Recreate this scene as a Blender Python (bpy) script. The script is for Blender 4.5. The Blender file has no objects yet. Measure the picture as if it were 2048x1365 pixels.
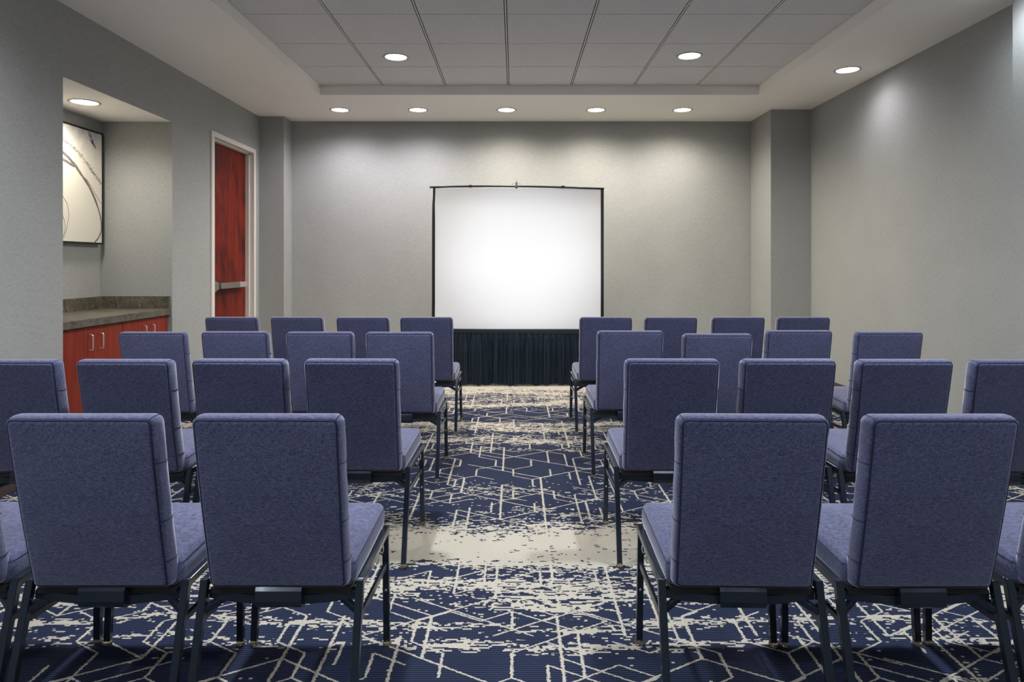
import bpy, bmesh, math, random
from mathutils import Vector, Matrix
from mathutils.geometry import delaunay_2d_cdt
random.seed(7)
PI = math.pi
scene = bpy.context.scene
C = scene.collection
EYE = 1.28

# ------------------------------------------------------------------ shader helpers
class N:
    """tiny expression builder over shader math nodes"""
    def __init__(s, mat):
        s.nt = mat.node_tree
    def new(s, t): return s.nt.nodes.new(t)
    def link(s, a, b): s.nt.links.new(a, b)
    def put(s, sock, v):
        if isinstance(v, (int, float)): sock.default_value = v
        elif isinstance(v, tuple): sock.default_value = v
        else: s.link(v, sock)
    def m(s, op, a, b=0.0, c=0.0, clamp=False):
        n = s.new('ShaderNodeMath'); n.operation = op; n.use_clamp = clamp
        s.put(n.inputs[0], a); s.put(n.inputs[1], b); s.put(n.inputs[2], c)
        return n.outputs[0]
    def add(s, a, b): return s.m('ADD', a, b)
    def sub(s, a, b): return s.m('SUBTRACT', a, b)
    def mul(s, a, b): return s.m('MULTIPLY', a, b)
    def xyz(s, vec):
        n = s.new('ShaderNodeSeparateXYZ'); s.link(vec, n.inputs[0]); return n.outputs
    def comb(s, x, y, z=0.0):
        n = s.new('ShaderNodeCombineXYZ')
        s.put(n.inputs[0], x); s.put(n.inputs[1], y); s.put(n.inputs[2], z); return n.outputs[0]
    def white(s, vec):
        n = s.new('ShaderNodeTexWhiteNoise'); n.noise_dimensions = '3D'; s.link(vec, n.inputs['Vector']); return n.outputs['Value']
    def noise(s, vec, scale=1.0, detail=2.0, rough=.5):
        n = s.new('ShaderNodeTexNoise'); s.link(vec, n.inputs['Vector'])
        n.inputs['Scale'].default_value = scale; n.inputs['Detail'].default_value = detail
        n.inputs['Roughness'].default_value = rough
        return n.outputs['Fac']
    def scale(s, vec, sx, sy, sz, loc=(0, 0, 0)):
        n = s.new('ShaderNodeMapping'); s.link(vec, n.inputs[0])
        n.inputs['Scale'].default_value = (sx, sy, sz); n.inputs['Location'].default_value = loc
        return n.outputs[0]
    def mix(s, f, a, b):
        n = s.new('ShaderNodeMix'); n.data_type = 'RGBA'
        s.put(n.inputs[0], f)
        s.put(n.inputs[6], a); s.put(n.inputs[7], b); return n.outputs[2]
    def ramp(s, f, lo, hi):
        n = s.new('ShaderNodeMapRange'); s.put(n.inputs[0], f)
        n.inputs[1].default_value = lo; n.inputs[2].default_value = hi; return n.outputs[0]
    def obj(s):
        return s.new('ShaderNodeTexCoord').outputs['Object']
    def bsdf(s): return s.nt.nodes['Principled BSDF']
    def bump(s, h, strength, dist):
        n = s.new('ShaderNodeBump'); s.link(h, n.inputs['Height'])
        n.inputs['Strength'].default_value = strength; n.inputs['Distance'].default_value = dist
        s.link(n.outputs[0], s.bsdf().inputs['Normal'])

def srgb(r, g, b):
    f = lambda c: (c/255/12.92) if c/255 <= .04045 else ((c/255+.055)/1.055)**2.4
    return (f(r), f(g), f(b), 1.0)

def mat(name, col, rough=.6, metal=0.0, spec=.5):
    m = bpy.data.materials.new(name); m.use_nodes = True
    b = m.node_tree.nodes['Principled BSDF']
    b.inputs['Base Color'].default_value = col
    b.inputs['Roughness'].default_value = rough
    b.inputs['Metallic'].default_value = metal
    b.inputs['Specular IOR Level'].default_value = spec
    return m

def weave_mat(name, dark, light, fine, strength=.35, rough=.9, sheen=0.0, bdist=.0006, slub=1.0):
    m = mat(name, dark, rough, 0, .2); n = N(m); o = n.obj()
    a = n.noise(n.scale(o, fine*.12*slub, fine*.12*slub, fine), 1, 1)
    b = n.noise(n.scale(o, fine, fine, fine*.12*slub), 1, 1)
    g = n.noise(o, fine*1.4, 1)
    big = n.noise(o, 3.0, 2)
    t = n.add(n.mul(n.add(a, b), .36), n.mul(g, .28))
    t = n.add(t, n.mul(n.sub(big, .5), .12))
    f = n.ramp(t, .5-strength*.5, .5+strength*.5)
    n.link(n.mix(f, dark, light), n.bsdf().inputs['Base Color'])
    if sheen:
        n.bsdf().inputs['Sheen Weight'].default_value = sheen
        n.bsdf().inputs['Sheen Roughness'].default_value = .4
        n.bsdf().inputs['Sheen Tint'].default_value = (.86, .88, 1, 1)
    n.bump(t, .35, bdist)
    return m

def wood_mat(name, c1, c2, c3, rough=.35, axis='z', blotch=1.0):
    m = mat(name, c1, rough, 0, .15); n = N(m); o = n.obj()
    g = n.noise(n.scale(o, 40, 40, 1.6), 1, 4, .6)
    g2 = n.noise(n.scale(o, 140, 140, 3.0), 1, 2, .5)
    bl = n.noise(n.scale(o, 5.5, 5.5, 2.4), 1, 3, .6)
    f = n.ramp(n.add(n.mul(g, .7), n.mul(g2, .3)), .34, .66)
    c = n.mix(f, c1, c2)
    c = n.mix(n.mul(n.ramp(bl, .44, .66), .8*blotch), c, c3)
    n.link(c, n.bsdf().inputs['Base Color'])
    return m

WALL = weave_mat('woven_wallcovering', srgb(146, 148, 145), srgb(174, 175, 171), 300, .36, .85, 0, .0004)
PAINT = mat('ceiling_paint', srgb(250, 246, 238), .8, 0, .2)
n = N(PAINT); n.bump(n.noise(n.obj(), 180, 2), .15, .0005)
TILE = mat('ceiling_tile', srgb(160, 157, 154), .95, 0, .1)
n = N(TILE); t_ = n.noise(n.obj(), 150, 3, .7); n.link(n.mix(n.ramp(t_, .3, .7), srgb(200, 199, 198), srgb(236, 235, 233)), n.bsdf().inputs['Base Color']); n.bump(t_, .5, .001)
TEE = mat('ceiling_tee', srgb(240, 236, 228), .5)
SLOT = mat('ceiling_slot', srgb(46, 44, 42), .9)
TRIMW = mat('frame_paint', srgb(222, 218, 208), .4)
BASEB = mat('rubber_base', srgb(72, 62, 56), .5)
FABRIC = weave_mat('chair_fabric', srgb(42, 44, 67), srgb(103, 105, 137), 680, .24, .9, .75, .0007)
PIPING = mat('chair_piping', srgb(34, 34, 62), .9)
FRAME = mat('chair_steel', srgb(42, 50, 61), .22, .35, .6)
n = N(FRAME); n.link(n.ramp(n.noise(n.obj(), 25, 2), -.25, 3.6), n.bsdf().inputs['Roughness'])
CHROME = mat('satin_metal', srgb(232, 232, 230), .35, .75)
NICKEL = mat('brushed_metal', srgb(178, 174, 166), .38, .9)
n = N(NICKEL); n.bump(n.noise(n.scale(n.obj(), 900, 30, 900), 1, 2), .1, .0002)
DARKM = mat('dark_plastic', srgb(34, 32, 30), .5)
GLIDE = mat('clear_glide', srgb(196, 184, 156), .1, 0, .6)
GLIDE.node_tree.nodes['Principled BSDF'].inputs['Transmission Weight'].default_value = .85
CHERRY = wood_mat('cherry_veneer', srgb(96, 28, 21), srgb(138, 48, 32), srgb(54, 22, 24), .45)
CABW = wood_mat('cabinet_laminate', srgb(122, 45, 33), srgb(148, 60, 43), srgb(108, 40, 31), .42, blotch=.5)
BLACK = mat('black_metal', srgb(20, 20, 22), .45)
STONE = mat('laminate_stone', srgb(92, 86, 74), .35)
n = N(STONE); o_ = n.obj()
s1 = n.noise(o_, 14, 6, .7); s2 = n.noise(o_, 60, 5, .75)
c_ = n.mix(n.ramp(s1, .35, .68), srgb(66, 62, 52), srgb(112, 106, 92))
c_ = n.mix(n.mul(n.ramp(s2, .56, .66), .6), c_, srgb(158, 150, 132))
n.link(c_, n.bsdf().inputs['Base Color'])
SCREEN = mat('screen_fabric', srgb(241, 244, 249), .6, 0, .3)
n = N(SCREEN); n.bump(n.noise(n.obj(), 500, 1), .1, .0003)
VELVET = mat('drape_fabric', srgb(20, 28, 42), .85, 0, .25)
n = N(VELVET); n.link(n.mix(n.ramp(n.noise(n.scale(n.obj(), 60, 60, 4), 1, 3), .3, .7), srgb(18, 29, 44), srgb(40, 54, 72)), n.bsdf().inputs['Base Color'])
n.bsdf().inputs['Sheen Weight'].default_value = .35; n.bsdf().inputs['Sheen Tint'].default_value = (.55, .75, .9, 1)
CANVAS = mat('painted_canvas', srgb(226, 221, 206), .7)
INK = mat('charcoal_paint', srgb(98, 92, 88), .85)
n = N(INK); n.link(n.mix(n.ramp(n.noise(n.obj(), 260, 2), .45, .7), srgb(84, 78, 76), srgb(168, 162, 154)), n.bsdf().inputs['Base Color'])
FINE = mat('pencil_line', srgb(92, 86, 78), .8)
BLUEP = mat('blue_paint', srgb(86, 88, 118), .8)
n = N(BLUEP); n.link(n.mix(n.ramp(n.noise(n.obj(), 45, 3), .42, .6), srgb(56, 58, 92), srgb(168, 168, 178)), n.bsdf().inputs['Base Color'])
n = N(CANVAS); o_ = n.obj(); z_ = n.xyz(o_)
w_ = n.mul(n.ramp(n.noise(o_, 9, 4, .6), .38, .68), n.ramp(z_[2], .18, .42))
n.link(n.mix(n.mul(w_, .8), srgb(224, 219, 204), srgb(160, 158, 180)), n.bsdf().inputs['Base Color'])
def lens_mat(name, col, s):
    m = bpy.data.materials.new(name); m.use_nodes = True
    b = m.node_tree.nodes['Principled BSDF']
    b.inputs['Base Color'].default_value = (.8, .8, .8, 1)
    b.inputs['Emission Color'].default_value = col; b.inputs['Emission Strength'].default_value = s
    return m
LS = 5.0
LWARM = lens_mat('lamp_lens_warm', (1, .93, .83, 1), LS)
LNEUT = lens_mat('lamp_lens_neutral', (.97, .93, 1, 1), LS)
LCOOL = lens_mat('lamp_lens_cool', (.84, .91, 1, 1), LS)

# ------------------------------------------------------------------ carpet
def carpet():
    m = mat('patterned_carpet', srgb(36, 44, 80), .95, 0, .15); n = N(m)
    P = n.xyz(n.obj()); x, y = P[0], P[1]
    snap = lambda v, s: n.mul(n.m('FLOOR', n.m('DIVIDE', v, s)), s)
    jc = n.white(n.comb(n.m('FLOOR', n.m('DIVIDE', x, .006)), n.m('FLOOR', n.m('DIVIDE', y, .0046)), 3.0))
    jx = n.add(x, n.mul(n.sub(jc, .5), .0055)); 
    wob = n.sub(n.noise(n.comb(x, y), 60, 1), .5)
    jy = n.add(y, n.mul(wob, .006))
    def lattice(a, ox, oy, thr, w, seed, stretch=1, hexp=0):
        X = n.add(jx, ox); Y = n.add(jy, oy); s = a*math.sqrt(3)/2; out = None
        for i, (deg, th) in enumerate(((90, thr[0]), (30, thr[1]), (-30, thr[2]))):
            c, sn = math.cos(math.radians(deg)), math.sin(math.radians(deg))
            u = n.add(n.mul(X, c), n.mul(Y, sn)); v = n.sub(n.mul(Y, c), n.mul(X, sn))
            k = n.m('ROUND', n.m('DIVIDE', v, s))
            d = n.m('ABSOLUTE', n.sub(v, n.mul(k, s)))
            par = n.mul(n.m('FLOORED_MODULO', k, 2.0), .5)
            sid = n.m('FLOOR', n.m('DIVIDE', n.add(n.m('DIVIDE', u, a), par), stretch))
            if hexp:      # edges that belong to the honeycomb are kept more often
                us = n.mul(n.sub(sid, par), a); vv = n.mul(k, s)
                px_ = n.sub(n.mul(us, c), n.mul(vv, sn)); py_ = n.add(n.mul(us, sn), n.mul(vv, c))
                jj = n.m('ROUND', n.m('DIVIDE', px_, a*math.cos(PI/6)))
                ii = n.m('ROUND', n.sub(n.m('DIVIDE', py_, a), n.mul(jj, .5)))
                col = n.m('FLOORED_MODULO', n.add(ii, n.mul(jj, 2.0)), 3.0)
                ish = n.m('LESS_THAN', n.m('ABSOLUTE', n.sub(col, float({90: 1, 30: 2, -30: 1}[deg]))), .5)
                thv = n.add(th, n.mul(ish, hexp))
            else: thv = th
            on = n.m('LESS_THAN', n.white(n.comb(k, sid, seed+i*1.7)), thv)
            ww = w*(1.25 if deg == 90 else .85)
            ln = n.mul(n.m('LESS_THAN', d, ww), on)
            out = ln if out is None else n.m('MAXIMUM', out, ln)
        return out
    L = lattice(.262, .075, .06, (.26, .18, .18), .0042, 11.3, 1, .58)
    L = n.m('MAXIMUM', L, lattice(.131, .01, .03, (.12, .10, .10), .0038, 27.1, 1, .50))
    L = n.m('MAXIMUM', L, lattice(.262, .165, .19, (.22, .15, .15), .0040, 43.9, 2))
    # worn, horizontally brushed cream patches
    bias = [(0, .50), (1.6, .44), (1.95, .50), (2.08, .42), (2.19, .45), (2.235, .565), (2.265, .575), (2.29, .45), (2.33, .50), (2.355, .62), (2.385, .63), (2.41, .46), (2.46, .50), (2.52, .59),
            (2.60, .60), (2.70, .62), (2.745, .56), (2.79, .56), (2.84, .66), (2.95, .69), (3.12, .70), (3.20, .61), (3.36, .56), (3.50, .45), (3.72, .53), (3.90, .50), (4.05, .38), (4.5, .36),
            (4.60, .57), (4.68, .44), (4.80, .63), (5.0, .48), (5.12, .62), (5.35, .60), (5.45, .42), (5.8, .45), (6.05, .60), (6.4, .55), (6.7, .62), (6.95, .72), (7.1, .80), (8, .7)]
    fc = n.new('ShaderNodeFloatCurve'); cv = fc.mapping.curves[0]
    wave = n.mul(n.sub(n.noise(n.comb(n.mul(x, .9), n.mul(y, .6)), 1, 2), .5), .30)
    n.put(fc.inputs['Value'], n.m('DIVIDE', n.add(y, wave), 8.0, clamp=True)); fc.inputs['Factor'].default_value = 1
    while len(cv.points) > 2: cv.points.remove(cv.points[-1])
    cv.points[0].location = (0, .5); cv.points[1].location = (1, .6)
    for (yy, vv) in bias[1:-1]: cv.points.new(yy/8, vv)
    for p in cv.points: p.handle_type = 'VECTOR'
    fc.mapping.update()
    B = fc.outputs[0]
    sx = snap(n.add(x, n.mul(n.white(n.comb(n.m('FLOOR', n.m('DIVIDE', y, .0082)), 0.0, 5.0)), .05)), .0105)
    sy = snap(y, .0082)
    q = n.comb(sx, sy)
    big = n.noise(n.scale(n.comb(x, y), 1.6, 7.0, 1), 1, 3, .6)
    mid = n.noise(n.scale(q, 14, 42, 1), 1, 3, .7)
    fin = n.noise(n.scale(q, 30, 95, 1, (3, 7, 0)), 1, 2, .7)
    S = n.add(n.mul(n.sub(big, .5), .42), n.add(n.mul(n.sub(mid, .5), .72), n.mul(n.sub(fin, .5), .50)))
    S = n.add(S, n.mul(n.sub(B, .5), 1.0))
    patch = n.m('GREATER_THAN', S, .095)
    cream = n.m('MAXIMUM', L, patch)
    rib = n.m('SINE', n.mul(y, 2*PI/.0108))
    speck = n.noise(n.scale(n.comb(x, y), 160, 260, 1), 1, 2)
    rf = n.ramp(n.add(rib, n.mul(n.sub(speck, .5), 1.6)), -1.1, 1.1)
    navy = n.mix(rf, srgb(15, 19, 32), srgb(50, 58, 84))
    crm = n.mix(n.ramp(speck, .3, .7), srgb(160, 153, 138), srgb(190, 183, 168))
    n.link(n.mix(cream, navy, crm), n.bsdf().inputs['Base Color'])
    h = n.add(n.mul(rib, n.sub(1.0, cream)), n.mul(cream, 1.2))
    n.bump(h, .35, .0015)
    return m
CARPET = carpet()

# ------------------------------------------------------------------ mesh helpers
def link_mesh(name, bm, m, parent=None, smooth=False):
    me = bpy.data.meshes.new(name)
    bmesh.ops.recalc_face_normals(bm, faces=bm.faces)
    bm.to_mesh(me); bm.free()
    for k in (m if isinstance(m, (list, tuple)) else [m]): me.materials.append(k)
    if smooth:
        for p in me.polygons: p.use_smooth = True
    o = bpy.data.objects.new(name, me); C.objects.link(o)
    if parent: o.parent = parent
    return o

def box(bm, x0, x1, y0, y1, z0, z1, bev=0.0, mi=0):
    vs = [bm.verts.new((x, y, z)) for x in (x0, x1) for y in (y0, y1) for z in (z0, z1)]
    q = [(0, 1, 3, 2), (4, 6, 7, 5), (0, 4, 5, 1), (2, 3, 7, 6), (0, 2, 6, 4), (1, 5, 7, 3)]
    fs = [bm.faces.new([vs[i] for i in f]) for f in q]
    for f in fs: f.material_index = mi
    if bev:
        es = list({e for f in fs for e in f.edges})
        bmesh.ops.bevel(bm, geom=es, offset=bev, segments=2, profile=.5, affect='EDGES')
    return fs

def bar(bm, a, b, w, h=None, up=(0, 0, 1), bev=.0025, ext=0.0):
    """rectangular tube from a to b, softly bevelled"""
    h = h or w; a = Vector(a); b = Vector(b); d = (b-a).normalized()
    a = a-d*ext; b = b+d*ext
    u = Vector(up); s = d.cross(u)
    if s.length < 1e-3: u = Vector((0, 1, 0)); s = d.cross(u)
    s.normalize(); u = s.cross(d).normalized()
    vs = []
    for p in (a, b):
        for (i, j) in ((-1, -1), (1, -1), (1, 1), (-1, 1)):
            vs.append(bm.verts.new(p+s*(i*w/2)+u*(j*h/2)))
    fs = [bm.faces.new(vs[:4]), bm.faces.new(vs[4:])]
    for i in range(4): fs.append(bm.faces.new((vs[i], vs[(i+1) % 4], vs[4+(i+1) % 4], vs[4+i])))
    if bev:
        es = list({e for f in fs for e in f.edges})
        bmesh.ops.bevel(bm, geom=es, offset=bev, segments=2, profile=.5, affect='EDGES')

def tube(bm, pts, r, n=8, closed=False):
    pts = [Vector(p) for p in pts]; rings = []
    N_ = len(pts)
    prev = None
    for i, p in enumerate(pts):
        if closed: d = (pts[(i+1) % N_]-pts[i-1]).normalized()
        else: d = (pts[min(i+1, N_-1)]-pts[max(i-1, 0)]).normalized()
        if prev is None:
            u = Vector((0, 0, 1)) if abs(d.z) < .9 else Vector((0, 1, 0))
            s = d.cross(u).normalized()
        else:
            s = (prev-d*prev.dot(d)).normalized()
        prev = s; u = d.cross(s)
        rings.append([bm.verts.new(p+s*(math.cos(2*PI*k/n)*r)+u*(math.sin(2*PI*k/n)*r)) for k in range(n)])
    for i in range(N_ if closed else N_-1):
        A, B = rings[i], rings[(i+1) % N_]
        for k in range(n): bm.faces.new((A[k], A[(k+1) % n], B[(k+1) % n], B[k]))
    if not closed: bm.faces.new(rings[0]); bm.faces.new(rings[-1][::-1])

def lathe(bm, prof, cx=0, cy=0, n=40, mi=0):
    rings = []
    for (r, z) in prof:
        if r < 1e-6: rings.append([bm.verts.new((cx, cy, z))])
        else: rings.append([bm.verts.new((cx+r*math.cos(2*PI*k/n), cy+r*math.sin(2*PI*k/n), z)) for k in range(n)])
    for A, B in zip(rings, rings[1:]):
        for k in range(n):
            if len(A) == 1 and len(B) == 1: continue
            if len(A) == 1: f = bm.faces.new((A[0], B[(k+1) % n], B[k]))
            elif len(B) == 1: f = bm.faces.new((A[k], A[(k+1) % n], B[0]))
            else: f = bm.faces.new((A[k], A[(k+1) % n], B[(k+1) % n], B[k]))
            f.material_index = mi

def plate_holes(bm, x0, x1, y0, y1, z, holes, mi=0, depth=0.0):
    """flat plate with round holes (cx, cy, r)"""
    vs = [Vector((x0, y0)), Vector((x1, y0)), Vector((x1, y1)), Vector((x0, y1))]
    loops = []; nh = 40
    for (cx, cy, r) in holes:
        s = len(vs); loops.append((cx, cy, r))
        vs += [Vector((cx+r*math.cos(2*PI*k/nh), cy+r*math.sin(2*PI*k/nh))) for k in range(nh)]
    ed = [(0, 1), (1, 2), (2, 3), (3, 0)]
    for j in range(len(holes)):
        s = 4+j*nh; ed += [(s+k, s+(k+1) % nh) for k in range(nh)]
    out = delaunay_2d_cdt(vs, ed, [], 0, 1e-6)
    V = [bm.verts.new((p.x, p.y, z)) for p in out[0]]
    for f in out[2]:
        c = sum((out[0][i] for i in f), Vector((0, 0)))/len(f)
        if any(math.hypot(c.x-a, c.y-b) < r*.98 for a, b, r in loops): continue
        try: g = bm.faces.new([V[i] for i in f]); g.material_index = mi
        except ValueError: pass

def tag(o, label=None, cat=None, group=None, kind=None):
    if label: o['label'] = label
    if cat: o['category'] = cat
    if group: o['group'] = group
    if kind: o['kind'] = kind
    return o
def thing(name, label, cat, loc=(0, 0, 0), rz=0, group=None):
    o = bpy.data.objects.new(name, None); C.objects.link(o); o.empty_display_size = .1
    o.location = loc; o.rotation_euler = (0, 0, rz)
    return tag(o, label, cat, group)
def struct(name, bm, m, label=None):
    o = link_mesh(name, bm, m); o['kind'] = 'structure'
    if label: o['label'] = label
    return o
def dup(root, loc, rz=0, label=None, group=None):
    r = root.copy(); C.objects.link(r); r.location = loc; r.rotation_euler = (0, 0, rz)
    if label: r['label'] = label
    if group: r['group'] = group
    for ch in list(root.children):
        c = ch.copy(); C.objects.link(c); c.parent = r
        for g in list(ch.children):
            d = g.copy(); C.objects.link(d); d.parent = c
    return r

# ------------------------------------------------------------------ room
XL, XR = -2.82, 3.11
YB, YF = -4.2, 7.62           # behind the camera / far wall
ZS, ZT = EYE+1.624, EYE+1.715  # soffit and tile heights
NY0, NY1, NX, NZ = 4.17, 5.50, -3.40, EYE+1.17   # niche
DY0, DY1, DZ = 6.25, 7.19, EYE+1.19               # door opening

bm = bmesh.new(); box(bm, -3.6, 3.3, YB-.1, YF+.1, -.1, 0)
struct('floor', bm, CARPET, 'navy carpet with cream broken hexagon lines and brushed cream bands')

bm = bmesh.new()
W = .12
def lw(y0, y1, z0, z1): box(bm, XL-W, XL, y0, y1, z0, z1)
lw(YB, NY0, 0, 3.1); lw(NY0, NY1, NZ, 3.1); lw(NY1, DY0-.03, 0, 3.1); lw(DY0-.03, DY1+.03, DZ+.03, 3.1); lw(DY1+.03, YF, 0, 3.1)
struct('wall_left', bm, WALL)
bm = bmesh.new()
box(bm, NX-.1, NX, NY0-.1, NY1+.1, 0, NZ+.1)
box(bm, NX, XL-W, NY0-.1, NY0, 0, NZ+.1); box(bm, NX, XL-W, NY1, NY1+.1, 0, NZ+.1)
struct('wall_niche', bm, WALL)
bm = bmesh.new(); box(bm, XL, -2.545, 7.36, YF, 0, 3.1)
struct('wall_left_pillar', bm, WALL)
bm = bmesh.new(); box(bm, 2.69, XR, 7.03, YF, 0, 3.1)
struct('wall_right_pillar', bm, WALL)
bm = bmesh.new(); box(bm, XR, XR+.12, YB, YF, 0, 3.1)
struct('wall_right', bm, WALL)
bm = bmesh.new(); box(bm, XR-.11, XR, 3.45, 4.03, 0, 3.1)
struct('wall_right_pilaster', bm, WALL)
bm = bmesh.new(); box(bm, -3.0, 3.3, YF, YF+.12, 0, 3.1)
struct('wall_back', bm, WALL)
bm = bmesh.new(); box(bm, -3.0, 3.3, YB-.12, YB, 0, 3.1)
struct('wall_front', bm, WALL)
# baseboards
bm = bmesh.new(); box(bm, XR-.008, XR, 4.03, 7.03, 0, .13, .003); box(bm, XR-.118, XR-.11, 3.45, 4.038, 0, .13); box(bm, XR-.118, XR, 3.442, 3.45, 0, .13); box(bm, XR-.008, XR, YB, 3.442, 0, .13); box(bm, 2.682, XR, 7.022, 7.03, 0, .13); box(bm, 2.682, 2.69, 7.022, YF, 0, .13)
struct('baseboard_right', bm, BASEB)
bm = bmesh.new(); box(bm, XL, XL+.008, YB, NY0, 0, .13, .003); box(bm, XL, XL+.008, NY1, 6.19, 0, .13, .003); box(bm, XL, -2.537, 7.352, 7.36, 0, .13); box(bm, -2.545, -2.537, 7.352, YF, 0, .13)
struct('baseboard_left', bm, BASEB)
bm = bmesh.new(); box(bm, -2.537, 2.682, YF-.008, YF, 0, .13, .003)
struct('baseboard_back', bm, BASEB)

# downlight positions
TL = [(-.986, 5.54), (1.438, 5.51), (-.986, 2.60), (1.438, 2.60), (-.986, -.35), (1.438, -.35), (-.986, -2.8), (1.438, -2.8)]
SL = [(-1.846, 7.05), (-1.023, 7.05), (-.09, 7.05), (.854, 7.05), (1.766, 7.05),
      (2.783, 5.595), (2.783, 3.86), (2.783, 1.7), (2.783, -.6), (-2.36, 2.75), (-2.36, .5), (-2.36, -1.8)]
NL = [(-3.11, 4.83)]
HR = .088
# soffit ring
TX0, TX1, TY0, TY1 = -1.873, 2.334, YB+1.0, 6.42
bm = bmesh.new()
hs = [(x, y, HR) for x, y in SL]
sel = lambda a, b, c, d: [h for h in hs if a < h[0] < b and c < h[1] < d]
for r in ((XL-.02, XR+.02, TY1, YF+.02), (XL-.02, TX0, TY0, TY1), (TX1, XR+.02, TY0, TY1), (XL-.02, XR+.02, YB-.02, TY0)):
    plate_holes(bm, *r, ZS, sel(*r))
def quad(bm, pts, mi=0):
    f = bm.faces.new([bm.verts.new(p) for p in pts]); f.material_index = mi; return f
T2 = ZT+.06
quad(bm, [(TX0, TY1, ZS), (TX1, TY1, ZS), (TX1, TY1, T2), (TX0, TY1, T2)])
quad(bm, [(TX0, TY0, ZS), (TX1, TY0, ZS), (TX1, TY0, T2), (TX0, TY0, T2)])
quad(bm, [(TX0, TY0, ZS), (TX0, TY1, ZS), (TX0, TY1, T2), (TX0, TY0, T2)])
quad(bm, [(TX1, TY0, ZS), (TX1, TY1, ZS), (TX1, TY1, T2), (TX1, TY0, T2)])
bmesh.ops.remove_doubles(bm, verts=bm.verts, dist=1e-4)
struct('ceiling_soffit', bm, PAINT, 'painted lower ceiling border around the tiled tray')
bm = bmesh.new(); plate_holes(bm, NX-.02, XL-.001, NY0-.02, NY1+.02, NZ-.001, [(x, y, HR) for x, y in NL])
box(bm, NX-.02, XL-.001, NY0-.02, NY1+.02, NZ+.12, NZ+.14)
struct('ceiling_niche', bm, PAINT, 'painted ceiling of the buffet niche')
# tiles
bm = bmesh.new()
xs = [TX0]+[-1.272+.604*i for i in range(6)]+[TX1]
ys = [TY1-.61*i for i in range(16)]+[TY0]
hs = [(x, y, HR) for x, y in TL]
for i in range(len(xs)-1):
    for j in range(len(ys)-1):
        a = xs[i]+(.011 if i else .004); b = xs[i+1]-(.011 if i < len(xs)-2 else .004)
        d = ys[j]-(.0035 if j else .004); c = ys[j+1]+.0035
        if d-c < .02: continue
        plate_holes(bm, a, b, c, d, ZT, sel(a, b, c, d))
        for (p, q) in (((a, c), (b, c)), ((b, c), (b, d)), ((b, d), (a, d)), ((a, d), (a, c))):
            quad(bm, [(p[0], p[1], ZT), (q[0], q[1], ZT), (q[0], q[1], ZT+.004), (p[0], p[1], ZT+.004)])
for x in xs[1:-1]: box(bm, x-.004, x+.004, TY0, TY1, ZT-.001, ZT+.003, 0, 1)
for i in range(len(xs)-1):
    pass
plate_holes(bm, TX0, TX1, TY0, TY1, ZT+.004, [(x, y, HR) for x, y in TL], 2)
struct('ceiling', bm, [TILE, TEE, SLOT], 'grey mineral ceiling tiles in a tee grid')
bm = bmesh.new(); box(bm, -3.6, 3.4, YB-.2, YF+.2, 3.15, 3.2)
struct('ceiling_slab', bm, SLOT)

# ------------------------------------------------------------------ downlights
def downlight(x, y, z, lens, label, group=None, power=1.0):
    t = thing('recessed_downlight', label, 'ceiling light', (x, y, z), 0, group)
    bm = bmesh.new()
    lathe(bm, [(.086, .012), (.086, -.001), (.090, -.005), (.102, -.005), (.106, -.001), (.104, .0005)], n=48)
    link_mesh('trim_ring', bm, NICKELT, t, True)
    bm = bmesh.new(); lathe(bm, [(0, .003), (.087, .003)], n=48)
    link_mesh('lamp_lens', bm, lens, t, False)
    ld = bpy.data.lights.new('lamp', 'SPOT'); ld.energy = 48*power; ld.spot_size = math.radians(160); ld.spot_blend = .88; ld.shadow_soft_size = .085
    ld.color = lens.node_tree.nodes['Principled BSDF'].inputs['Emission Color'].default_value[:3]
    lo = bpy.data.objects.new('lamp', ld); C.objects.link(lo); lo.parent = t; lo.location = (0, 0, -.008)
    return t
NICKELT = mat('lamp_trim', srgb(188, 182, 172), .45, .1)
kinds = {0: LWARM, 1: LNEUT, 2: LCOOL}
tl_lab = ['round lit downlight in the grey tiled ceiling, left of the screen', 'round lit downlight in the grey tiled ceiling, right of the screen']
for i, (x, y) in enumerate(TL):
    lab = tl_lab[i] if i < 2 else 'round downlight in the tiled ceiling outside the photo frame'
    downlight(x, y, ZT, LWARM if i < 2 else LCOOL, lab, 'downlights in the tiled ceiling' if i < 2 else 'unseen downlights overhead', [1.2, 1.2, 1.7, 1.7, .8, .8, .75, .75][i])
sl_lab = ['leftmost of the five downlights along the back wall soffit', 'second from left of the five downlights along the back wall soffit',
          'middle one of the five downlights along the back wall, above the projection screen', 'second from right of the five downlights along the back wall soffit',
          'rightmost of the five downlights along the back wall soffit', 'single round downlight in the soffit beside the right wall']
sl_col = [LNEUT, LNEUT, LWARM, LWARM, LWARM, LNEUT, LCOOL, LCOOL, LCOOL, LNEUT, LCOOL, LCOOL]
for i, (x, y) in enumerate(SL):
    lab = sl_lab[i] if i < 6 else 'round downlight in the side soffit outside the photo frame'
    downlight(x, y, ZS, sl_col[i], lab, 'downlights along the back wall' if i < 5 else (None if i == 5 else 'unseen downlights overhead'), [.52, .50, .58, .60, .60, .14, .15, .35, .5, .6, .6, .6][i])
downlight(NL[0][0], NL[0][1], NZ-.001, LWARM, 'round lit downlight in the ceiling of the buffet niche', None, .37)

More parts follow.
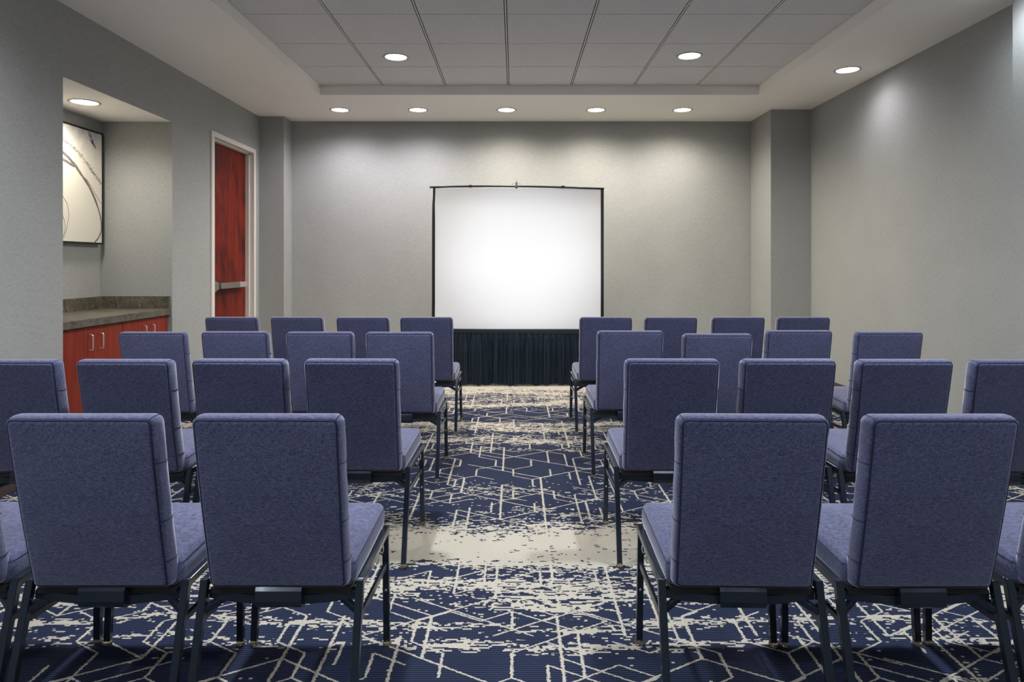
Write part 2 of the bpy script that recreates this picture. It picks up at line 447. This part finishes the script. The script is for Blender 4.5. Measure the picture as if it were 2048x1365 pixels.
# ------------------------------------------------------------------ door
bm = bmesh.new()
cw = .06
FX = XL+.014
box(bm, XL-.10, FX, DY0-cw, DY0, 0, DZ+cw*.8, .002)
box(bm, XL-.10, FX, DY1, DY1+cw, 0, DZ+cw*.8, .002)
box(bm, XL-.10, FX, DY0, DY1, DZ, DZ+cw*.8, .002)
box(bm, XL-.10, XL-.035, DY0, DY0+.018, 0, DZ, 0); box(bm, XL-.10, XL-.035, DY1-.018, DY1, 0, DZ, 0); box(bm, XL-.10, XL-.035, DY0, DY1, DZ-.018, DZ, 0)
struct('trim_1', bm, TRIMW, 'off-white painted metal door frame')
bm = bmesh.new(); box(bm, XL-.115, XL-.074, DY0+.003, DY1-.003, .008, DZ-.003, .001)
door = struct('door_1', bm, CHERRY, 'red cherry wood door with a push bar')
bm = bmesh.new(); box(bm, XL-.3, XL-.12, DY0-.1, DY1+.1, -.0, 3.0); 
struct('wall_corridor', bm, SLOT)
# push bar (child of the door)
px = XL-.074
bm = bmesh.new()
hz = EYE-.215
# chassis: a tapering case
pts = [(6.262, -.10, .0), (6.262, .10, .0), (6.435, .040, .0), (6.435, -.040, .0)]
lo = [bm.verts.new((px, y, hz+z)) for y, z, _ in pts]; hi = [bm.verts.new((px+.055, 6.275+(y-6.275)*.85+.01, hz+z*.72)) for y, z, _ in pts]
bm.faces.new(lo); bm.faces.new(hi)
for i in range(4): bm.faces.new((lo[i], lo[(i+1) % 4], hi[(i+1) % 4], hi[i]))
bmesh.ops.bevel(bm, geom=list(bm.edges), offset=.004, segments=2, affect='EDGES')
ch = link_mesh('push_bar_case', bm, NICKEL, door)
bm = bmesh.new(); box(bm, px, px+.05, 6.42, 6.445, hz-.018, hz+.018, .003)
link_mesh('push_bar_joint', bm, DARKM, door)
bm = bmesh.new(); box(bm, px+.012, px+.068, 6.44, 6.88, hz-.028, hz+.028, .005)
link_mesh('push_bar', bm, NICKEL, door)
bm = bmesh.new(); box(bm, px, px+.062, 6.88, 7.08, hz-.027, hz+.027, .005)
link_mesh('push_bar_end_case', bm, CHROME, door)

# ------------------------------------------------------------------ niche: cabinets, worktop, picture
CX = XL-.012     # counter front
zc = EYE-.366
DX = XL-.036     # door face
g = .003
cabs = [('red cherry base cabinet nearer the camera, left under the stone worktop', [(4.200, 4.532), (4.536, 4.862)]),
        ('red cherry base cabinet nearer the room door, right under the stone worktop', [(4.868, 5.185), (5.189, 5.49)])]
for lab, ds in cabs:
    t = thing('base_cabinet', lab, 'cabinet', (DX-.28, (ds[0][0]+ds[1][1])/2, 0), 0, 'cabinets in the buffet niche')
    ox, oy = t.location.x, t.location.y
    bm = bmesh.new(); box(bm, NX+.012-ox, DX-.021-ox, ds[0][0]-oy, ds[1][1]-oy, .10, zc-.0545); box(bm, NX+.012-ox, DX-.07-ox, ds[0][0]-oy, ds[1][1]-oy, 0, .10)
    link_mesh('body', bm, CABW, t)
    for k, (a, b) in enumerate(ds):
        bm = bmesh.new(); box(bm, DX-.019-ox, DX-ox, a-oy, b-oy, .105, zc-.058, .0012)
        d = link_mesh('cabinet_door', bm, CABW, t)
        hy = (b-.055 if k == 0 else a+.055)-oy
        X0 = DX-ox; z0, z1, r = EYE-.580, EYE-.476, .010
        P = [(X0-.002, hy, z0)]
        for q in range(7):
            an = PI/2*q/6; P.append((X0+.030-r+r*math.sin(an), hy, z0+r-r*math.cos(an)))
        for q in range(7):
            an = PI/2*q/6; P.append((X0+.030-r+r*math.cos(an), hy, z1-r+r*math.sin(an)))
        P.append((X0-.002, hy, z1))
        bm = bmesh.new(); tube(bm, P, .0042, 10); link_mesh('handle', bm, CHROME, d, True)
t = thing('worktop', 'dark speckled stone-look worktop with upstand, filling the wall niche', 'worktop', ((NX+CX)/2, (NY0+NY1)/2, zc-.045))
ox, oy, oz = t.location
bm = bmesh.new(); box(bm, NX+.002-ox, CX-ox, NY0+.002-oy, NY1-.002-oy, zc-.053-oz, zc-oz, .0025); link_mesh('counter_slab', bm, STONE, t)
bm = bmesh.new(); box(bm, NX+.002-ox, NX+.022-ox, NY0+.002-oy, NY1-.002-oy, zc-oz, zc+.10-oz, .001)
box(bm, NX+.022-ox, CX-.004-ox, NY1-.022-oy, NY1-.002-oy, zc-oz, zc+.10-oz, .001)
box(bm, NX+.022-ox, CX-.004-ox, NY0+.002-oy, NY0+.022-oy, zc-oz, zc+.10-oz, .001); link_mesh('upstand', bm, STONE, t)

PY0, PY1, PZ0, PZ1 = 4.545, 5.452, EYE+.158, EYE+1.062
FXp = NX+.042
t = thing('framed_picture', 'abstract canvas of loose charcoal curves in a thin black frame on the niche wall', 'picture', (NX+.002, (PY0+PY1)/2, (PZ0+PZ1)/2))
ox, oy, oz = t.location
bm = bmesh.new(); fw = .010
box(bm, .0, .042, PY0-oy, PY0+fw-oy, PZ0-oz, PZ1-oz, .001); box(bm, .0, .042, PY1-fw-oy, PY1-oy, PZ0-oz, PZ1-oz, .001)
box(bm, .0, .042, PY0+fw-oy, PY1-fw-oy, PZ0-oz, PZ0+fw-oz, .001); box(bm, .0, .042, PY0+fw-oy, PY1-fw-oy, PZ1-fw-oz, PZ1-oz, .001)
link_mesh('picture_frame', bm, BLACK, t)
bm = bmesh.new(); box(bm, .004, .036, PY0+fw+.003-oy, PY1-fw-.003-oy, PZ0+fw+.003-oz, PZ1-fw-.003-oz)
cv = link_mesh('canvas', bm, CANVAS, t)
def spl(pts, n=10):
    out = []
    P = [pts[0]]+pts+[pts[-1]]
    for i in range(1, len(P)-2):
        for k in range(n):
            t = k/n; a, b, c, d = P[i-1:i+3]
            out.append(tuple(.5*((2*b[j])+(-a[j]+c[j])*t+(2*a[j]-5*b[j]+4*c[j]-d[j])*t*t+(-a[j]+3*b[j]-3*c[j]+d[j])*t**3) for j in range(len(a))))
    out.append(pts[-1]); return out
def ribbon(name, pts, m, thick=.0008, rough=.15, dx=0):
    """painted stroke: points (y, height above eye, width)"""
    P = spl(pts); bm = bmesh.new(); rows = []
    for i, (y, h, w) in enumerate(P):
        a = P[max(i-1, 0)]; b = P[min(i+1, len(P)-1)]
        d = Vector((b[0]-a[0], b[1]-a[1])).normalized(); nn = Vector((-d.y, d.x))
        w1 = w/2*(1+random.uniform(-rough, rough)); w2 = w/2*(1+random.uniform(-rough, rough))
        rows.append([bm.verts.new((.0362+dx+e, yy-oy, hh+EYE-oz)) for e in (0, thick) for (yy, hh) in ((y+nn.x*w1, h+nn.y*w1), (y-nn.x*w2, h-nn.y*w2))])
    for A, B in zip(rows, rows[1:]):
        for (i, j) in ((2, 3), (0, 2), (1, 3)): bm.faces.new((A[i], A[j], B[j], B[i]))
    return link_mesh(name, bm, m, cv)
ribbon('brush_stroke', [(4.62, .85, .014), (4.80, .885, .018), (4.973, .829, .020), (5.10, .759, .024), (5.195, .681, .020), (5.28, .607, .022), (5.367, .490, .018), (5.42, .38, .014), (5.432, .28, .012), (5.40, .215, .012), (5.345, .172, .010)], INK)
ribbon('brush_stroke', [(4.66, .72, .010), (4.82, .79, .014), (4.973, .777, .018), (5.05, .757, .020), (5.10, .742, .014)], INK, dx=.0002)
ribbon('brush_stroke', [(5.155, .70, .004), (5.245, .66, .005), (5.31, .605, .004), (5.36, .555, .005), (5.428, .49, .003)], INK, dx=.0004)
ribbon('pencil_curve', [(4.80, .60, .003), (4.90, .58, .003), (4.973, .499, .003), (5.017, .45, .003), (5.035, .376, .003), (5.023, .30, .003), (4.978, .195, .003), (4.90, .19, .003)], FINE, rough=.05)
ribbon('pencil_curve', [(4.93, .40, .003), (4.973, .348, .003), (4.995, .293, .003), (4.99, .24, .003), (4.96, .19, .003)], FINE, rough=.05, dx=.0003)
bm = bmesh.new()
for (y, h, _) in spl([(4.75, .98, 0), (4.86, .96, 0), (4.99, .92, 0), (5.125, .870, 0), (5.255, .782, 0), (5.34, .716, 0), (5.428, .655, 0)], 16):
    for k in range(7):
        yy = y+random.gauss(0, .008)-oy; hh = h+random.gauss(0, .008)+EYE-oz; s = random.uniform(.0012, .0042)
        if yy > PY1-fw-.006-oy: continue
        a = random.uniform(0, PI)
        bm.faces.new([bm.verts.new((.0366+.00001*k, yy+s*math.cos(a+q*PI/2)*random.uniform(.6, 1.6), hh+s*math.sin(a+q*PI/2))) for q in range(4)])
tag(link_mesh('charcoal_smudge', bm, INK, cv), kind='stuff')
bm = bmesh.new()
pl = [(5.262, 1.045), (5.30, 1.044), (5.325, 1.0), (5.352, .945), (5.368, .915), (5.345, .93), (5.31, .955), (5.285, .985)]
bm.faces.new([bm.verts.new((.0364, y-oy, h+EYE-oz)) for y, h in pl]); link_mesh('blue_paint_patch', bm, BLUEP, cv)

# ------------------------------------------------------------------ projection screen and drape
SY = 7.07
k = SY/1337
def sx(px_): return (px_-1030)*k
def sz(py_): return EYE+(528-py_)*k
t = thing('projection_screen', 'white tripod projection screen with black borders standing against the far wall', 'projection screen', (sx(1033), SY, 0))
ox, oy = t.location.x, t.location.y
bm = bmesh.new()
nx, nz = 24, 20; rows = []
for j in range(nz+1):
    v = j/nz; row = []
    for i in range(nx+1):
        u = i/nx
        x0_ = sx(869+u*(1202-869)); zt = sz(376.5+1.0*u); zb = sz(657.5+2.5*u)
        yy = SY+.0015*math.sin(u*9+v*3)+.001*math.sin(v*14)
        row.append((x0_-ox, yy-oy, zb+(zt-zb)*v))
    rows.append(row)
for dy in (0, .0012):
    V = [[bm.verts.new((p[0], p[1]+dy, p[2])) for p in r] for r in rows]
    for j in range(nz):
        for i in range(nx): bm.faces.new((V[j][i], V[j][i+1], V[j+1][i+1], V[j+1][i]))
link_mesh('screen_fabric', bm, SCREEN, t, True)
bm = bmesh.new()
tube(bm, [(sx(a)-ox, SY-.004-oy, sz(b)) for a, b in ((859.5, 374.8), (900, 373.6), (950, 372.9), (1000, 372.6), (1033, 372.9), (1080, 373.8), (1150, 375.5), (1208, 377.5))], .0105, 12)
link_mesh('top_rod', bm, BLACK, t, True)
for (x, r, a) in ((941, .014, 372.6), (1126, .014, 374)):
    bm = bmesh.new()
    box(bm, sx(x)-.018-ox, sx(x)+.018-ox, SY-.018-oy, SY+.008-oy, sz(a+1.2)-.0095, sz(a)+.012, .003)
    link_mesh('rod_joint', bm, BLACK, t)
def strip(name, pts, w, m, y0=SY-.003):
    bm = bmesh.new(); rs = []
    for (a, b, ww) in pts:
        rs.append([bm.verts.new((sx(a)+s*ww*k/2-ox, y-oy, sz(b))) for (s, y) in ((-1, y0), (1, y0), (1, y0+.006), (-1, y0+.006))])
    for A, B in zip(rs, rs[1:]):
        for i in range(4): bm.faces.new((A[i], A[(i+1) % 4], B[(i+1) % 4], B[i]))
    bm.faces.new(rs[0]); bm.faces.new(rs[-1])
    return link_mesh(name, bm, m, t)
strip('side_border', [(868.5, 375, 5), (868.0, 395, 4.5), (867.2, 408, 5), (867.2, 440, 6), (867, 520, 6), (867, 600, 6), (866.5, 660, 6)], 0, BLACK)
strip('side_border', [(1204.5, 377, 6.2), (1204.5, 520, 6), (1204.5, 662, 6)], 0, BLACK)
bm = bmesh.new(); box(bm, sx(866)-ox, sx(1206)-ox, SY-.03-oy, SY+.04-oy, sz(667), sz(658.3), .006)
link_mesh('screen_housing', bm, BLACK, t)
LOOPM = mat('loop_wire', srgb(110, 108, 104), .35, .6)
zl = sz(372.5)
bm = bmesh.new()
for s in (-1, 1):
    tube(bm, spl([(s*.004, -.004, zl+.040), (s*.022, -.004, zl+.032), (s*.036, -.004, zl+.028), (s*.042, -.004, zl+.020), (s*.036, -.004, zl+.006), (s*.006, -.004, zl+.002)], 6), .0022, 8)
tube(bm, [(0, -.004, zl+.045), (0, -.004, zl+.076)], .0022, 8)
link_mesh('hanging_loop', bm, LOOPM, t, True)
bm = bmesh.new(); box(bm, -.011, .011, -.016, .012, zl-.012, zl+.040, .003); link_mesh('rod_clip', bm, LOOPM, t)
bm = bmesh.new(); bar(bm, (0, .035, .42), (0, .035, zl-.005), .026, bev=.004); link_mesh('pole', bm, BLACK, t)
for a in (PI/2, PI*.06, PI*.94):
    bm = bmesh.new(); bar(bm, (.02*math.cos(a), .035+.02*math.sin(a), .52), (.40*math.cos(a), .035+.36*math.sin(a), .012), .02, .012)
    link_mesh('leg', bm, BLACK, t)

# pleated drape hanging below the screen
def drape():
    bm = bmesh.new(); x0, x1 = sx(864), sx(1208); nu, nv = 520, 26
    ztop0, ztop1 = sz(657.8), sz(661.2)
    random.seed(3)
    fold = []; x = 0
    while x < 1.02:
        wdt = random.uniform(.018, .040); fold.append((x, wdt, random.uniform(.5, 1.25), random.uniform(-.012, .012))); x += wdt
    rows = []
    for j in range(nv+1):
        v = j/nv; row = []      # 0 top, 1 hem
        for i in range(nu+1):
            u = i/nu
            f = [q for q in fold if q[0] <= u][-1]
            ph = (u-f[0])/f[1]
            amp = min(1, v*3.2)**.8
            A = .034*f[2]*amp+.003
            y = -A*math.sin(PI*ph)**.75 if ph < 1 else 0
            y += .010*math.sin(u*17+v*2.0)*v
            y -= .018*v
            if v < .10: y = y*.35-.004*(math.sin(u*620)*.5+.5)
            xx = x0+(x1-x0)*u+f[3]*v*math.sin(PI*ph)+.012*v*math.sin(u*9)
            zt = ztop0+(ztop1-ztop0)*u
            hem = .012+.006*math.sin(u*38)+.004*math.sin(u*91)
            row.append((xx, y, zt+(hem-zt)*v))
        rows.append(row)
    V = [[bm.verts.new(p) for p in r] for r in rows]
    for j in range(nv):
        for i in range(nu): bm.faces.new((V[j][i], V[j][i+1], V[j+1][i+1], V[j+1][i]))
    bmesh.ops.solidify(bm, geom=bm.faces[:], thickness=.002)
    return bm, x0, x1, ztop0, ztop1
bm, x0, x1, zt0, zt1 = drape()
t = thing('screen_drape', 'dark navy pleated drape hanging from the bottom edge of the projection screen to the carpet', 'drape', (0, SY-.036, 0))
link_mesh('pleated_cloth', bm, VELVET, t, True)
bm = bmesh.new()
vs = [bm.verts.new(p) for p in [(x0, -.004, zt0-.036), (x1, -.004, zt1-.036), (x1, -.004, zt1), (x0, -.004, zt0), (x0, -.0075, zt0-.034), (x1, -.0075, zt1-.034), (x1, -.0075, zt1), (x0, -.0075, zt0)]]
for f in ((0, 1, 2, 3), (4, 5, 6, 7), (0, 1, 5, 4), (2, 3, 7, 6), (0, 3, 7, 4), (1, 2, 6, 5)): bm.faces.new([vs[i] for i in f])
link_mesh('header_band', bm, mat('drape_header', srgb(30, 36, 46), .9), t)
random.seed(21)

# ------------------------------------------------------------------ chairs
def rrect(hw, hh, r, seg=7, side=10):
    """rounded rectangle outline (x, z), counter-clockwise from +x side"""
    pts = []
    cs = [(hw-r, hh-r, 0), (-hw+r, hh-r, PI/2), (-hw+r, -hh+r, PI), (hw-r, -hh+r, 3*PI/2)]
    for q, (cx, cz, a0) in enumerate(cs):
        for s in range(seg+1):
            a = a0+PI/2*s/seg; pts.append((cx+r*math.cos(a), cz+r*math.sin(a)))
        nx_ = cs[(q+1) % 4]; a1 = nx_[2]
        e = (nx_[0]+r*math.cos(a1), nx_[1]+r*math.sin(a1)); b = pts[-1]
        for s in range(1, side): pts.append((b[0]+(e[0]-b[0])*s/side, b[1]+(e[1]-b[1])*s/side))
    return pts

def cushion(hw, hh, r, prof, dome0, dome1, fn):
    """lofted cushion. prof: list of (inset, t). dome: bulge of the two faces. fn maps (x, z, t) -> xyz"""
    bm = bmesh.new(); rings = []
    def ring(ins, t):
        return [bm.verts.new(fn(x, z, t)) for x, z in rrect(hw-ins, hh-ins, max(r-ins, .006))]
    L0 = []
    t0 = prof[0][1]; t1 = prof[-1][1]; i0 = prof[0][0]; i1 = prof[-1][0]
    m = min(hw, hh)-.01
    for q in (1.0, .8, .6, .4, .22, .1, .04):
        L0.append((i0+(m-i0)*q, t0-dome0*(1-(1-q)**3)))
    seq = L0+list(prof)+[(i1+(m-i1)*q, t1+dome1*(1-(1-q)**3)) for q in (.04, .1, .22, .4, .6, .8, 1.0)]
    def ringq(ins, t):
        a, b = hw-ins, hh-ins
        return [bm.verts.new(fn(x, z, t)) for x, z in rrect(max(a, .004), max(b, .004), min(max(r-ins, .006), max(min(a, b)-.001, .002)))]
    for (i, t) in seq: rings.append(ringq(i, t))
    for A, B in zip(rings, rings[1:]):
        for k_ in range(len(A)): bm.faces.new((A[k_], A[(k_+1) % len(A)], B[(k_+1) % len(A)], B[k_]))
    for R_ in (rings[0], rings[-1]):
        # close the centre with a strip between the halves
        bmesh.ops.contextual_create(bm, geom=R_)
    return bm

BH0, BH1 = .377, .880            # back cushion bottom and top height
def back_y(z):                    # rear face of the back cushion, leaning back
    v = (z-BH0)/(BH1-BH0)
    return .072-.122*v+.020*v*v
def make_chair():
    t = thing('banquet_chair', 'x', 'chair')
    hc = (BH0+BH1)/2; hh = (BH1-BH0)/2; hw = .1995
    prof = [(.0155, .0), (.0135, .0035), (.0125, .0060), (.0095, .0060), (.006, .0085), (.0025, .016), (.0005, .026), (0, .036), (.0005, .046), (.0025, .055), (.006, .062), (.0095, .0655), (.0125, .0655), (.0135, .068), (.0155, .071)]
    def fn(x, z, tt):
        zz = hc+z
        wv = .0012*math.sin(zz*41+x*3)*(1 if .01 < tt < .06 else 0)
        x = x*(.975+.025*(zz-BH0)/(BH1-BH0))
        return (x+(wv if x > 0 else -wv), back_y(zz)+tt, zz+(.010 if z > 0 else 0)*(0)*tt)
    bm = cushion(hw, hh, .025, prof, .006, .010, fn)
    bk = link_mesh('backrest', bm, FABRIC, t, True)
    def loop(ins, tt, rr):
        bm = bmesh.new()
        tube(bm, [Vector(fn(x, z, tt)) for x, z in rrect(hw-ins, hh-ins, .025-ins)], rr, 6, True); return bm
    link_mesh('piping', loop(.0122, .0046, .0025), PIPING, bk, True)
    link_mesh('piping', loop(.0122, .0668, .0022), PIPING, bk, True)
    # sewn joins across the side band and at the top corners
    for s in (-1, 1):
        for (z0, dz) in ((.122, .004), (-.045, .003), (-.165, .002)):
            bm = bmesh.new(); P = []
            for (ins, tt) in prof[3:12]:
                zz = z0-dz*math.sin(PI*tt/.071)
                P.append(Vector(fn(s*(hw-ins), zz, tt)))
            tube(bm, P, .0013, 6); link_mesh('seam', bm, PIPING, bk, True)
        bm = bmesh.new(); P = []
        for (ins, tt) in prof[3:12]:
            a = PI/2*(.62); r_ = .025-ins
            P.append(Vector(fn(s*(hw-.025+r_*math.cos(a)), hh-.025+r_*math.sin(a), tt)))
        tube(bm, P, .0010, 6); link_mesh('seam', bm, PIPING, bk, True)
    # seat: lofted upward, plan rounded
    sw, sd, cy = .212, .208, .308
    def sfn(x, y, tt):
        v = (y+sd)/(2*sd)
        xx = x*(1-.03*(1-v)); base = .372+.018*v
        return (xx, cy+y+.01*(tt-.03), base+tt*(1+.06*v))
    sprof = [(.012, .0), (.004, .006), (.001, .018), (0, .034), (.001, .050), (.004, .060), (.009, .067), (.016, .0725)]
    bm = cushion(sw, sd, .030, sprof, .0, .006, sfn)
    st = link_mesh('seat', bm, FABRIC, t, True)
    bm = bmesh.new(); tube(bm, [Vector(sfn(x, y, .0605)) for x, y in rrect(sw-.0035, sd-.0035, .028)], .0011, 6, True)
    link_mesh('seam', bm, PIPING, st, True)
    # steel frame
    w = .0205
    bm = bmesh.new()
    for s in (-1, 1):
        bar(bm, (s*.219, .112, .381), (s*.217, .500, .381), w, .022)      # outer side rail
        bar(bm, (s*.188, .125, .352), (s*.188, .485, .374), .018, .020)   # seat pan rail
    for (ya, za) in ((.480, .374),): bar(bm, (-.212, ya, za-.004), (.212, ya, za-.004), .018, .020)
    P = [(x, .118-.016*(1-(x/.2)**2), .349-.010*(1-(x/.2)**2)) for x in [-.205+.041*i for i in range(11)]]
    for a, b in zip(P, P[1:]): bar(bm, a, b, .020, .024, bev=0, ext=.001)
    bmesh.ops.remove_doubles(bm, verts=bm.verts, dist=1e-5)
    link_mesh('seat_frame', bm, FRAME, t)
    legs = [((-.219, .110, .392), (-.220, .000, .014)), ((.219, .110, .392), (.220, .000, .014)),
            ((-.215, .488, .370), (-.223, .470, .014)), ((.215, .488, .370), (.223, .470, .014))]
    for a, b in legs:
        bm = bmesh.new(); bar(bm, a, b, w+.001, w+.001, up=(0, 1, 0)); lg = link_mesh('leg', bm, FRAME, t)
        bm = bmesh.new(); d = (Vector(b)-Vector(a)).normalized()
        lathe(bm, [(0, .0005), (.011, .0005), (.0145, .003), (.0152, .008), (.0135, .014), (.0118, .020), (0, .020)], b[0]+d.x*.008, b[1]+d.y*.008, 16)
        link_mesh('foot_glide', bm, GLIDE, lg, True)
    def on(a, b, z):
        f = (z-a[2])/(b[2]-a[2]); return tuple(a[i]+(b[i]-a[i])*f for i in range(3))
    for s in (0, 1):
        p = on(*legs[s], .288); q = on(*legs[2+s], .268)
        bm = bmesh.new(); bar(bm, p, q, .012, .019); link_mesh('side_stretcher', bm, FRAME, t)
        sg = -1 if s == 0 else 1
        p = on(*legs[s], .312)
        bm = bmesh.new(); bar(bm, p, (sg*.125, .150, .350), .016, .018); link_mesh('brace', bm, FRAME, t)
        p = on(*legs[2+s], .300)
        bm = bmesh.new(); bar(bm, p, (sg*.125, .440, .366), .014, .018); link_mesh('brace', bm, FRAME, t)
        # ganging clip: bent wire loops on the outside rail
        for (yy, zz) in ((.40, .352), (.33, .352)):
            bm = bmesh.new()
            tube(bm, [(sg*(.220+.005*math.cos(a)), yy+.004*math.sin(a), zz+.013*math.sin(a)) for a in [2*PI*i/14 for i in range(14)]], .0020, 6, True)
            link_mesh('ganging_clip', bm, CHROME, t, True)
        bm = bmesh.new(); q = on(*legs[2+s], .185)
        tube(bm, [(q[0], q[1]-.0125, q[2]), (q[0], q[1]-.009, q[2])], .004, 10); link_mesh('screw_head', bm, CHROME, t, True)
    bm = bmesh.new(); q8 = [bm.verts.new(p) for p in [(-.195, .098, .356), (.195, .098, .356), (.195, .495, .374), (-.195, .495, .374), (-.195, .098, .373), (.195, .098, .373), (.195, .495, .390), (-.195, .495, .390)]]
    for f in ((0, 1, 2, 3), (4, 5, 6, 7), (0, 1, 5, 4), (1, 2, 6, 5), (2, 3, 7, 6), (3, 0, 4, 7)): bm.faces.new([q8[i] for i in f])
    link_mesh('seat_board', bm, DARKM, t)
    # bracket carrying the back: folded plate with closed cheeks
    bm = bmesh.new()
    pr = [(.092, .392), (.080, .388), (.072, .374), (.070, .346), (.073, .333), (.082, .325), (.100, .321), (.150, .323), (.150, .350), (.128, .392)]
    A = [[bm.verts.new((x, yy, zz)) for yy, zz in pr] for x in (-.064, .064)]
    bm.faces.new(A[0]); bm.faces.new(A[1])
    for i in range(len(pr)): bm.faces.new((A[0][i], A[0][(i+1) % len(pr)], A[1][(i+1) % len(pr)], A[1][i]))
    link_mesh('back_bracket', bm, FRAME, t)
    return t

chair0 = make_chair()
ROWS = {
 1: [(-.655, 1.775, -.3), (-1.144, 1.775, 0), (-1.630, 1.785, 0), (.629, 1.772, -1.4), (1.127, 1.770, .3), (1.611, 1.78, 0)],
 2: [(-.688, 2.815, -1.4), (-1.159, 2.815, -.4), (-1.632, 2.80, -.2), (-2.104, 2.795, 0), (.661, 2.815, -.8), (1.149, 2.812, .1), (1.631, 2.80, .4), (2.103, 2.79, .3)],
 3: [(-.677, 3.925, -.4), (-1.148, 3.935, 0), (-1.654, 3.955, 0), (-2.128, 3.93, -.3), (.690, 4.00, .5), (1.160, 3.83, 0), (1.707, 4.02, .3), (2.202, 3.94, .6)],
 4: [(-.666, 5.03, 0), (-1.144, 5.03, .2), (-1.642, 5.04, -.4), (-2.13, 5.03, 0), (.684, 5.03, .3), (1.173, 5.03, 0), (1.683, 5.04, -.4), (2.169, 5.03, 0)],
}
ordn = ['nearest the aisle', 'second from the aisle', 'third from the aisle', 'fourth from the aisle, by the wall']
rown = {1: 'front-of-photo row', 2: 'second row from the camera', 3: 'third row from the camera', 4: 'farthest row, by the screen'}
used = False
for r, L in ROWS.items():
    for i, (x, y, a) in enumerate(L):
        left = x < 0
        idx = i if left else i-sum(1 for q in L if q[0] < 0)
        pos = ordn[idx]
        if r == 1: pos = ['nearest the aisle', 'second from the aisle', 'mostly cut off by the photo edge'][idx]
        side = 'left' if left else 'right'
        lab = {1: 'blue-grey chair closest to the camera, %s block, %s',
               2: 'blue-grey chair in second row, %s block, %s',
               3: 'blue-grey chair in third row, %s block, %s',
               4: 'blue-grey chair in farthest row, %s block, %s'}[r] % (side, pos)
        grp = 'blue banquet chairs in rows'
        loc = (x, y, 0); rz = math.radians(a)
        if not used:
            chair0.location = loc; chair0.rotation_euler = (0, 0, rz); tag(chair0, lab, None, grp); used = True
        else: dup(chair0, loc, rz, lab, grp)

# ------------------------------------------------------------------ light: unseen spot added behind the camera to brighten the screen centre
ld = bpy.data.lights.new('added_screen_spot', 'SPOT'); ld.energy = 250; ld.spot_size = math.radians(15.5); ld.spot_blend = 1.0; ld.shadow_soft_size = .04
ld.color = (.97, .98, 1)
lo_ = bpy.data.objects.new('added_screen_spot', ld); C.objects.link(lo_)
lo_.location = (.0, -.6, 1.55)
d = Vector((sx(1045), SY, sz(512)))-lo_.location
lo_.rotation_euler = d.to_track_quat('-Z', 'Y').to_euler()

w = bpy.data.worlds.new('room_world'); scene.world = w; w.use_nodes = True
w.node_tree.nodes['Background'].inputs[0].default_value = (0, 0, 0, 1)

# ------------------------------------------------------------------ camera and view
cd = bpy.data.cameras.new('camera'); cd.sensor_width = 36; cd.sensor_fit = 'HORIZONTAL'; cd.lens = 36*1337/2048
cd.shift_x = (1024-1030)/2048; cd.shift_y = -(682.5-528)/2048; cd.clip_start = .05
co = bpy.data.objects.new('camera', cd); C.objects.link(co)
co.location = (0, 0, EYE); co.rotation_euler = (PI/2, 0, 0)
scene.camera = co
vs_ = scene.view_settings
vs_.view_transform = 'Standard'; vs_.look = 'None'; vs_.gamma = 1; vs_.use_curve_mapping = False; vs_.exposure = 1.9
cy = scene.cycles
cy.use_denoising = True
cy.max_bounces = 10; cy.diffuse_bounces = 6; cy.sample_clamp_indirect = 6
